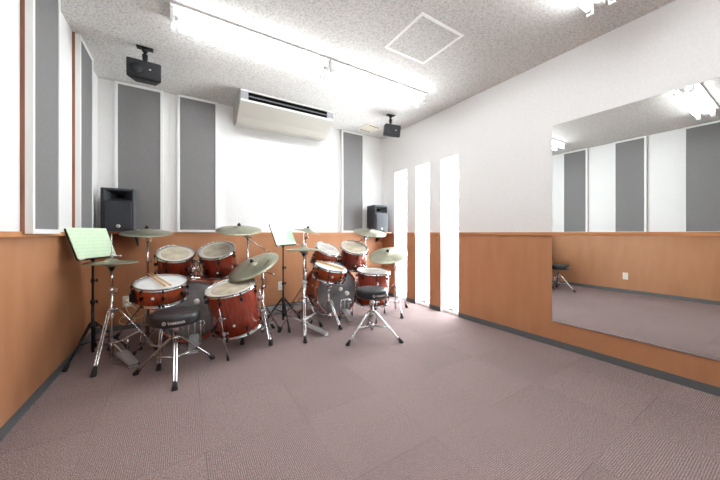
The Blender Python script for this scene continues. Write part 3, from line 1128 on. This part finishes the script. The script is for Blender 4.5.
def cymbal_stand(label, base, feet, hub, top_z, cym, nrm, tail=None, mat='chrome', boom_from=None):
    t = thing('cymbal_stand', label, 'cymbal stand', (base[0], base[1], 0))
    lf = [(x - base[0], y - base[1]) for x, y in feet]
    tripod(t, (0, 0), lf, hub, max(0.08, hub - 0.22), mat)
    bm = B()
    rod(bm, (0, 0, 0.05), (0, 0, hub + 0.22), 0.0125, seg=12)
    rod(bm, (0, 0, hub + 0.2), (0, 0, top_z), 0.0095, seg=12)
    obj('column', bm, mat, t)
    bm = B(); clamp(bm, (0, 0, hub + 0.21)); obj('clamp', bm, mat, t)
    bm = B(); clamp(bm, (0, 0, (hub + 0.21 + top_z) / 2), 0.013, (0.026, 0.01)); obj('clamp', bm, mat, t)
    c = Vector((cym[0] - base[0], cym[1] - base[1], cym[2]))
    nn = Vector(nrm).normalized()
    bottom = c - nn * 0.05
    j = Vector((0, 0, top_z))
    bm = B()
    ball(bm, j, 0.02); clamp(bm, j, 0.014, (0.028, -0.012))
    if tail is not None:
        tl = Vector((tail[0] - base[0], tail[1] - base[1], tail[2]))
        rod(bm, tl, bottom, 0.0058)
        rod(bm, tl, tl + (bottom - tl).normalized() * 0.04, 0.008)
    else:
        rod(bm, j, bottom, 0.008)
    obj('boom_arm', bm, mat, t)
    bm = B()
    ball(bm, bottom, 0.016); rod(bm, bottom, c + nn * 0.05, 0.0032)
    lathe(bm, [(0, -0.006), (0.018, -0.006), (0.018, 0.014), (0, 0.014)], 14, Matrix.Translation(c) @ quat_to(nn).to_matrix().to_4x4() @ Matrix.Translation((0, 0, -0.012)))
    obj('tilter', bm, mat, t)
    return t


def cym_and_stand(clabel, slabel, cat, base, feet, hub, top_z, c, nrm, r, tail=None, marks=False):
    cymbal_stand(slabel, base, feet, hub, top_z, c, nrm, tail)
    cymbal(clabel, cat, c, nrm, r, marks)


cym_and_stand('bronze crash cymbal on stand in front of the left loudspeaker', 'chrome cymbal stand behind the left snare, below the left loudspeaker', 'cymbal',
              (-0.30, 3.485), [(-0.33, 3.21), (-0.06, 3.70), (-0.57, 3.68)], 0.36, 0.98, (-0.305, 3.46, 1.07), (-0.002, -0.174, 0.985), 0.21)
cym_and_stand('high bronze crash cymbal below the air conditioner, nearly level, in the left kit', 'chrome boom cymbal stand behind the left floor tom, holding the high crash', 'cymbal',
              (0.565, 3.11), [(0.84, 3.16), (0.45, 3.36), (0.47, 2.86)], 0.34, 1.01, (0.475, 3.07, 1.10), (-0.037, -0.239, 0.97), 0.215, tail=(0.80, 3.20, 0.84))
cym_and_stand('large ride cymbal with worn lettering, tilted steeply over the left floor tom', 'chrome cymbal stand with clustered legs right of the left floor tom', 'cymbal',
              (0.675, 2.935), [(0.69, 2.69), (0.88, 3.05), (0.50, 3.07)], 0.30, 0.68, (0.561, 2.83, 0.755), (-0.437, -0.188, 0.88), 0.245, tail=(0.83, 3.06, 0.60), marks=True)
cym_and_stand('thin crash cymbal seen edge-on above the right hi-hat', 'chrome cymbal stand just behind the right hi-hat', 'cymbal',
              (1.285, 3.345), [(1.16, 3.10), (1.08, 3.55), (1.36, 3.66)], 0.38, 0.99, (1.298, 3.314, 1.085), (0.174, -0.10, 0.977), 0.165)
cym_and_stand('bronze crash cymbal on stand in front of the right loudspeaker', 'chrome cymbal stand behind the rightmost tom, holding the rear crash', 'cymbal',
              (2.15, 3.32), [(2.05, 3.62), (2.42, 3.36), (2.12, 3.10)], 0.36, 0.98, (2.175, 3.24, 1.077), (-0.033, -0.27, 0.957), 0.225, tail=(2.12, 3.42, 0.94))
cym_and_stand('large ride cymbal tilted in front of the bright windows, above right floor tom', 'chrome cymbal stand with splayed legs in front of the bright windows', 'cymbal',
              (2.375, 2.935), [(2.287, 2.70), (2.66, 3.04), (2.23, 3.18)], 0.36, 0.66, (2.079, 2.711, 0.805), (-0.30, -0.21, 0.928), 0.232, tail=(2.45, 2.99, 0.60))


def pedal_board(bm, heel, toe, w0, w1, z0, z1):
    h_, t_ = Vector((heel[0], heel[1], z0)), Vector((toe[0], toe[1], z1))
    d = (t_ - h_).normalized()
    s_ = Vector((-d.y, d.x, 0)).normalized()
    up = s_.cross(d)
    if up.z < 0:
        up = -up
    A = []
    for f, w in ((0, w0 * 0.8), (0.08, w0), (0.7, w1), (0.93, w1 * 0.9), (1, w1 * 0.6)):
        c = h_.lerp(t_, f)
        A.append([bm.verts.new(c + s_ * w / 2), bm.verts.new(c - s_ * w / 2), bm.verts.new(c - s_ * w / 2 + up * 0.008), bm.verts.new(c + s_ * w / 2 + up * 0.008)])
    for a, b_ in zip(A, A[1:]):
        for k_ in range(4):
            bm.faces.new((a[k_], a[(k_ + 1) % 4], b_[(k_ + 1) % 4], b_[k_]))
    bm.faces.new(A[0]); bm.faces.new(A[-1][::-1])
    # tread ribs
    L = (t_ - h_).length
    for k_ in range(7):
        c = h_.lerp(t_, 0.30 + 0.085 * k_) + up * 0.008
        w = w0 + (w1 - w0) * 0.6
        rod(bm, c + s_ * w * 0.34, c - s_ * w * 0.34, 0.0022, seg=6)


def hi_hat(label, base, feet, hub, z_cym, heel, toe, r, rod_top):
    t = thing('hi_hat', label, 'hi-hat', (base[0], base[1], 0))
    bx, by = base
    tripod(t, (0, 0), [(x - bx, y - by) for x, y in feet], hub, 0.14, 'chrome')
    bm = B()
    rod(bm, (0, 0, 0.03), (0, 0, hub + 0.16), 0.0125, seg=12)
    rod(bm, (0, 0, hub + 0.15), (0, 0, z_cym - 0.05), 0.0095, seg=12)
    obj('column', bm, 'chrome', t)
    bm = B(); clamp(bm, (0, 0, hub + 0.16)); obj('clamp', bm, 'steel', t)
    bm = B(); rod(bm, (0, 0, z_cym - 0.06), (0, 0, rod_top), 0.0034, seg=8); obj('pull_rod', bm, 'chrome', t)
    bm = B(); lathe(bm, [(0, z_cym - 0.075), (0.012, z_cym - 0.075), (0.024, z_cym - 0.045), (0.024, z_cym - 0.036), (0, z_cym - 0.036)], 18); obj('seat_cup', bm, 'black', t)
    bm = B(); lathe(bm, [(0, z_cym + 0.03), (0.011, z_cym + 0.03), (0.011, z_cym + 0.06), (0.007, z_cym + 0.075), (0, z_cym + 0.075)], 14)
    rod(bm, (0, 0, z_cym + 0.05), (0.026, 0.01, z_cym + 0.05), 0.005)
    obj('clutch', bm, 'steel', t)
    c1 = obj('cymbal', cymbal_mesh(r, 0.048, drop=0.016), 'cymbal', t, loc=(0, 0, z_cym + 0.006))
    c2 = obj('cymbal', cymbal_mesh(r, 0.048, drop=0.016), 'cymbal', t, loc=(0, 0, z_cym - 0.022))
    c2.rotation_euler = (math.pi, 0, 0)
    h_, t_ = (heel[0] - bx, heel[1] - by), (toe[0] - bx, toe[1] - by)
    bm = B(); pedal_board(bm, h_, t_, 0.072, 0.085, 0.02, 0.075); obj('footboard', bm, 'steel', t)
    d = Vector((t_[0] - h_[0], t_[1] - h_[1], 0)).normalized(); s_ = Vector((-d.y, d.x, 0))
    H_, T_ = Vector((*h_, 0)), Vector((*t_, 0))
    bm = B()
    # base wires and the yoke
    for sg in (-1, 1):
        path(bm, curve_pts([H_ + s_ * sg * 0.035 + Vector((0, 0, 0.008)), H_ + d * 0.12 + s_ * sg * 0.045 + Vector((0, 0, 0.008)), T_ + s_ * sg * 0.055 + Vector((0, 0, 0.01)), T_ + s_ * sg * 0.055 + d * 0.01 + Vector((0, 0, 0.16))], 4), 0.0045, 8)
    rod(bm, T_ + s_ * 0.055 + d * 0.01 + Vector((0, 0, 0.16)), T_ - s_ * 0.055 + d * 0.01 + Vector((0, 0, 0.16)), 0.006)
    box(bm, H_ - Vector((0.035, 0.03, 0)), H_ + Vector((0.035, 0.03, 0.016)), bevel=0.004)
    obj('pedal_frame', bm, 'chrome', t)
    bm = B(); rod(bm, T_ - d * 0.03 + Vector((0, 0, 0.08)), Vector((0, 0, 0.16)), 0.004); obj('pull_chain', bm, 'steel', t)
    return t


hi_hat('left kit hi-hat with closed bronze cymbals in front of the green music sheet', (-0.50, 3.05), [(-0.56, 2.795), (-0.20, 3.12), (-0.56, 3.34)], 0.42, 0.815, (-0.33, 2.83), (-0.44, 3.02), 0.178, 1.045)
hi_hat('right kit hi-hat with closed bronze cymbals, pedal lying towards its snare', (1.055, 2.80), [(0.985, 2.575), (1.31, 2.93), (0.86, 3.0)], 0.38, 0.885, (1.24, 2.64), (1.12, 2.84), 0.178, 1.06)


def snare_stand(label, base, feet, ztop, nrm, hub=0.25):
    t = thing('snare_stand', label, 'snare stand', (base[0], base[1], 0))
    bx, by = base
    tripod(t, (0, 0), [(x - bx, y - by) for x, y in feet], hub, 0.10, 'chrome')
    bm = B(); rod(bm, (0, 0, 0.06), (0, 0, ztop - 0.09), 0.012, seg=12); obj('column', bm, 'chrome', t)
    bm = B(); clamp(bm, (0, 0, ztop - 0.15)); lathe(bm, [(0, ztop - 0.11), (0.03, ztop - 0.105), (0.03, ztop - 0.09), (0, ztop - 0.085)], 16); obj('basket_hub', bm, 'chrome', t)
    nn = Vector(nrm).normalized(); q = quat_to(nn)
    for k_ in range(3):
        a = R(30 + 120 * k_)
        d = q @ Vector((math.cos(a), math.sin(a), 0))
        p0 = Vector((0, 0, ztop - 0.095))
        p1 = Vector((0, 0, ztop - 0.012)) + d * 0.12
        p2 = Vector((0, 0, ztop)) + d * 0.185
        bm = B(); path(bm, curve_pts([p0, p1 - Vector((0, 0, 0.02)), p2 - nn * 0.008, p2 + nn * 0.035 + d * 0.012], 4), 0.005, 8); ar = obj('basket_arm', bm, 'chrome', t)
        bm = B(); rod(bm, p2 + nn * 0.012 + d * 0.01, p2 + nn * 0.04 + d * 0.014, 0.009); obj('rubber_tip', bm, 'rubber', ar)
    return t


snare_stand('chrome tripod stand carrying the left snare drum', (-0.158, 2.89), [(-0.37, 3.06), (-0.05, 3.06), (-0.16, 2.66)], 0.500, (0.0, -0.20, 0.98))
snare_stand('chrome tripod stand carrying the right snare drum', (1.415, 2.96), [(1.45, 2.735), (1.24, 3.08), (1.60, 3.05)], 0.528, (0.13, -0.22, 0.967), 0.27)


def kick_pedal(label, heel, toe, beater):
    t = thing('kick_pedal', label, 'bass drum pedal', (heel[0], heel[1], 0))
    hx, hy = heel
    T_ = Vector((toe[0] - hx, toe[1] - hy, 0))
    d = T_.normalized(); s_ = Vector((-d.y, d.x, 0))
    bm = B(); pedal_board(bm, (0, 0), (T_.x, T_.y), 0.07, 0.085, 0.018, 0.09); obj('footboard', bm, 'steel', t)
    bm = B()
    box(bm, (-0.04, -0.03, 0), (0.04, 0.03, 0.014), bevel=0.004)
    box(bm, (T_.x - 0.05, T_.y - 0.02, 0), (T_.x + 0.05, T_.y + 0.02, 0.012), bevel=0.004)
    for sg in (-1, 1):
        rod(bm, s_ * sg * 0.03 + Vector((0, 0, 0.007)), T_ + s_ * sg * 0.04 + Vector((0, 0, 0.007)), 0.004)
    obj('base_plate', bm, 'steel', t)
    bm = B()
    for sg in (-1, 1):
        rod(bm, T_ + s_ * sg * 0.055, T_ + s_ * sg * 0.045 + Vector((0, 0, 0.22)), 0.009)
    rod(bm, T_ + s_ * 0.06 + Vector((0, 0, 0.21)), T_ - s_ * 0.06 + Vector((0, 0, 0.21)), 0.007)
    rod(bm, T_ - s_ * 0.075 + Vector((0, 0, 0.21)), T_ - s_ * 0.075 + Vector((0, 0, 0.09)), 0.008)
    rod(bm, T_ - s_ * 0.075 + Vector((0, 0, 0.21)), T_ - s_ * 0.05 + Vector((0, 0, 0.21)), 0.006)
    obj('pedal_post', bm, 'chrome', t)
    bt = Vector((beater[0] - hx, beater[1] - hy, beater[2]))
    bm = B(); rod(bm, T_ + Vector((0, 0, 0.20)), bt, 0.0035); bb = obj('beater_rod', bm, 'chrome', t)
    bm = B(); rod(bm, bt + Vector((0, -0.02, 0)), bt + Vector((0, 0.018, 0)), 0.024, seg=20); obj('beater', bm, 'felt', bb)
    bm = B(); rod(bm, T_ + Vector((0, -0.012, 0.09)), T_ + Vector((0, -0.008, 0.21)), 0.005); obj('chain', bm, 'steel', t)


kick_pedal('bass drum pedal with round white beater in the left drum kit', (0.07, 2.89), (0.09, 3.10), (0.105, 3.06, 0.41))
kick_pedal('bass drum pedal in the right drum kit, beside the snare stand', (1.70, 2.94), (1.72, 3.14), (1.765, 3.155, 0.285))

# drumsticks lying across the snares
def drumstick(p0, p1, label, group):
    p0, p1 = Vector(p0), Vector(p1)
    mt, L = frame_from((0, 0, 0), p1 - p0)
    bm = B()
    lathe(bm, [(0, 0), (0.005, 0.001), (0.0072, 0.005), (0.0072, L * 0.72), (0.0042, L * 0.93), (0.0032, L * 0.955), (0.0052, L * 0.975), (0.004, L * 0.995), (0, L)], 12, mt)
    o_ = obj('drumstick', bm, 'stick', loc=p0)
    return tag(o_, label, 'drumstick', group)


def on_head(c, nrm, x, y, lift):
    """point over a drum head: plane through c with normal nrm at horizontal offset x,y"""
    nn = Vector(nrm).normalized()
    z = -(nn.x * x + nn.y * y) / nn.z
    return Vector((c[0] + x, c[1] + y, c[2] + z)) + nn * lift


c_, n_ = (-0.158, 2.865, 0.636), (0.0, -0.20, 0.98)
drumstick(on_head(c_, n_, 0.075, -0.145, 0.026), on_head(c_, n_, -0.08, 0.20, 0.024), 'pale wooden drumstick on the left snare, upper of the pair', 'drumsticks on the left snare')
drumstick(on_head(c_, n_, 0.035, -0.150, 0.026), on_head(c_, n_, -0.105, 0.195, 0.024), 'pale wooden drumstick on the left snare, lower of the pair', 'drumsticks on the left snare')
c_, n_ = (1.43, 2.935, 0.66), (0.13, -0.22, 0.967)
drumstick(on_head(c_, n_, 0.11, -0.11, 0.024), on_head(c_, n_, -0.12, 0.14, 0.026), 'pale wooden drumstick on the right snare, its tip toward the hi-hat', 'drumsticks on the right snare')
drumstick(on_head(c_, n_, 0.08, -0.14, 0.024), on_head(c_, n_, -0.145, 0.11, 0.026), 'pale wooden drumstick on the right snare, its tip toward the small tom', 'drumsticks on the right snare')


# ------------------------------------------------------------------ stools
def throne(label, base, feet, ztop, logo_angle, r=0.172):
    t = thing('drum_throne', label, 'drum stool', (base[0], base[1], 0))
    bx, by = base
    tripod(t, (0, 0), [(x - bx, y - by) for x, y in feet], 0.27, 0.125, 'chrome', r=0.011)
    bm = B()
    rod(bm, (0, 0, 0.08), (0, 0, 0.34), 0.0145, seg=14)
    rod(bm, (0, 0, 0.33), (0, 0, ztop - 0.09), 0.011, seg=12)
    obj('post', bm, 'chrome', t)
    bm = B()
    lathe(bm, [(0, 0.325), (0.022, 0.325), (0.026, 0.34), (0.026, 0.365), (0.018, 0.375), (0, 0.375)], 18)
    rod(bm, (0, 0, 0.35), (0.045, -0.012, 0.35), 0.006)
    rod(bm, (0.045, -0.012, 0.33), (0.045, -0.012, 0.37), 0.006)
    obj('height_clamp', bm, 'chrome', t)
    bm = B()
    box(bm, (-0.055, -0.045, ztop - 0.098), (0.055, 0.045, ztop - 0.088), bevel=0.002)
    rod(bm, (0, 0, ztop - 0.14), (0, 0, ztop - 0.09), 0.022, seg=16)
    obj('seat_bracket', bm, 'steel', t)
    z1 = ztop
    bm = B()
    prof = [(0, z1 - 0.088), (r * 0.86, z1 - 0.088), (r * 0.95, z1 - 0.084), (r, z1 - 0.072), (r, z1 - 0.028), (r * 0.985, z1 - 0.014), (r * 0.93, z1 - 0.004), (r * 0.8, z1), (0, z1 - 0.001)]
    lathe(bm, prof, 56)
    st = obj('seat', bm, 'vinyl', t)
    # lettering round the side of the cushion
    fc = bpy.data.curves.new('lettering', 'FONT')
    fc.body = 'YAMAHA'
    fc.size = 0.026
    fc.offset = 0.0007
    fc.align_x = 'CENTER'
    tmp = bpy.data.objects.new('lettering', fc)
    col.objects.link(tmp)
    dg = bpy.context.evaluated_depsgraph_get()
    me = bpy.data.meshes.new_from_object(tmp.evaluated_get(dg))
    col.objects.unlink(tmp)
    bpy.data.objects.remove(tmp)
    zc = z1 - 0.058
    for v in me.vertices:
        a = logo_angle + (v.co.x + 0.008) / r
        v.co = Vector(((r + 0.0012) * math.cos(a), (r + 0.0012) * math.sin(a), zc + v.co.y))
    me.materials.clear()
    me.materials.append(M['logo'])
    lo_ = bpy.data.objects.new('lettering', me)
    col.objects.link(lo_)
    lo_.parent = st
    bm = B()
    a = logo_angle - 0.066 / r
    ctr = Vector((r * math.cos(a), r * math.sin(a), zc + 0.010))
    mt = Matrix.Translation(ctr) @ Vector((0, 0, 1)).rotation_difference(Vector((math.cos(a), math.sin(a), 0))).to_matrix().to_4x4()
    lathe(bm, [(0.0095, 0.0005), (0.0125, 0.0005), (0.0125, 0.0025), (0.0095, 0.0025), (0.0095, 0.0005)], 24, mt)
    for k_ in range(3):
        aa = R(90 + 120 * k_)
        rod(bm, mt @ Vector((0, 0, 0.002)), mt @ Vector((0.0095 * math.cos(aa), 0.0095 * math.sin(aa), 0.002)), 0.0012, seg=6)
    obj('round_emblem', bm, 'logo', st)
    return t


throne('round black drum stool nearest to the viewer, before the left drum kit', (-0.05, 2.52), [(-0.05, 2.265), (-0.30, 2.66), (0.205, 2.66)], 0.472, R(270), 0.165)
throne('round black drum stool farther off, before the right drum kit', (1.60, 2.35), [(1.30, 2.31), (1.765, 2.095), (1.735, 2.64)], 0.50, R(267), 0.160)


# ------------------------------------------------------------------ music stands
def music_stand(label, sheet_label, base, feet, centre, dirn, width, height, lean, mat_sheet, hub, sheet_name_group=None):
    t = thing('music_stand', label, 'music stand', (base[0], base[1], 0))
    bx, by = base
    for fx_, fy_ in feet:
        d = Vector((fx_ - bx, fy_ - by, 0)); d.normalize()
        end = Vector((fx_ - bx, fy_ - by, 0.012))
        top = Vector((0, 0, hub + 0.03)) + d * 0.015
        bm = B()
        s_ = Vector((-d.y, d.x, 0)) * 0.008
        rod(bm, top + s_, end, 0.0065); rod(bm, top - s_, end, 0.0065)
        lg = obj('leg', bm, 'black', t)
        bm = B(); rod(bm, Vector((0, 0, max(hub - 0.13, 0.05))) + d * 0.012, top.lerp(end, 0.5), 0.005); obj('brace', bm, 'black', lg)
        bm = B(); rod(bm, top.lerp(end, 0.86), end - Vector((0, 0, 0.004)), 0.012, 0.015); obj('rubber_foot', bm, 'rubber', lg)
    cz = centre[2]
    e1 = Vector((dirn[0], dirn[1], 0)).normalized()
    back = Vector((-e1.y, e1.x, 0))           # away from the player
    up = (Vector((0, 0, 1)) * math.cos(lean) + back * math.sin(lean))
    nrm = e1.cross(up)                         # towards the reader
    c = Vector((centre[0] - bx, centre[1] - by, cz))
    bm = B()
    topc = c + up * 0.12
    rod(bm, (0, 0, 0.05), (0, 0, hub + 0.2), 0.0115)
    rod(bm, (0, 0, hub + 0.18), (0, 0, cz - 0.02), 0.0085)
    obj('column', bm, 'black', t)
    for zz, rr in ((hub, 0.018), (hub + 0.2, 0.015), (hub + 0.38, 0.012)):
        bm = B(); clamp(bm, (0, 0, zz), rr, (0.026, 0.0)); obj('clamp', bm, 'black', t)
    bm = B()
    rod(bm, (0, 0, cz - 0.03), topc - nrm * 0.02, 0.009); ball(bm, (0, 0, cz - 0.02), 0.016)
    obj('tilt_joint', bm, 'black', t)
    mt = Matrix((( e1.x, nrm.x, up.x, c.x), (e1.y, nrm.y, up.y, c.y), (e1.z, nrm.z, up.z, c.z), (0, 0, 0, 1)))
    # desk: folding wire frame. local: x along edge, y towards reader, z up the desk
    w, h_ = width / 2, height
    bm = B()
    for a, b_ in [((-w, -0.012, 0), (w, -0.012, 0)), ((-w, -0.012, h_ * 0.97), (w, -0.012, h_ * 0.97)), ((-w, -0.012, 0), (-w, -0.012, h_)), ((w, -0.012, 0), (w, -0.012, h_)),
                  ((-w, -0.012, 0), (w, -0.012, h_)), ((w, -0.012, 0), (-w, -0.012, h_)), ((0, -0.012, 0), (0, -0.012, h_))]:
        rod(bm, mt @ Vector(a), mt @ Vector(b_), 0.004, seg=6)
    box(bm, (-w, -0.012, -0.008), (w, 0.022, -0.003), mt)
    obj('desk', bm, 'black', t)
    for sx in (-1, 1):
        bm = B()
        rod(bm, mt @ Vector((sx * (w - 0.03), 0.02, -0.006)), mt @ Vector((sx * (w + 0.012), 0.024, -0.012)), 0.005)
        ball(bm, mt @ Vector((sx * (w + 0.014), 0.024, -0.012)), 0.009)
        obj('page_clip', bm, 'steel', t)
    # the sheet leans on the desk: thin card, its own thing
    sm = Matrix((( e1.x, nrm.x, up.x, centre[0]), (e1.y, nrm.y, up.y, centre[1]), (e1.z, nrm.z, up.z, cz), (0, 0, 0, 1)))
    bm = B()
    box(bm, (-w - 0.004, 0.0, 0.001), (w + 0.004, 0.0025, h_ + 0.006))
    so = obj('music_sheet', bm, mat_sheet)
    so.matrix_world = sm
    tag(so, sheet_label, 'sheet music')
    return t


music_stand('black music stand against the left wall', 'green printed sheet on the music stand by the left wall', (-0.648, 3.215), [(-0.762, 2.985), (-0.69, 3.50), (-0.42, 3.28)],
            (-0.592, 3.115, 0.85), (0.45, 0.893), 0.37, 0.25, R(20), 'paper', 0.27)
music_stand('black music stand standing between the two drum kits', 'pale green sheet on the music stand between the two kits', (0.975, 3.245), [(0.85, 3.50), (0.945, 2.92), (1.21, 3.34)],
            (1.005, 3.20, 0.915), (0.80, 0.60), 0.36, 0.25, R(22), 'paper_pale', 0.27)
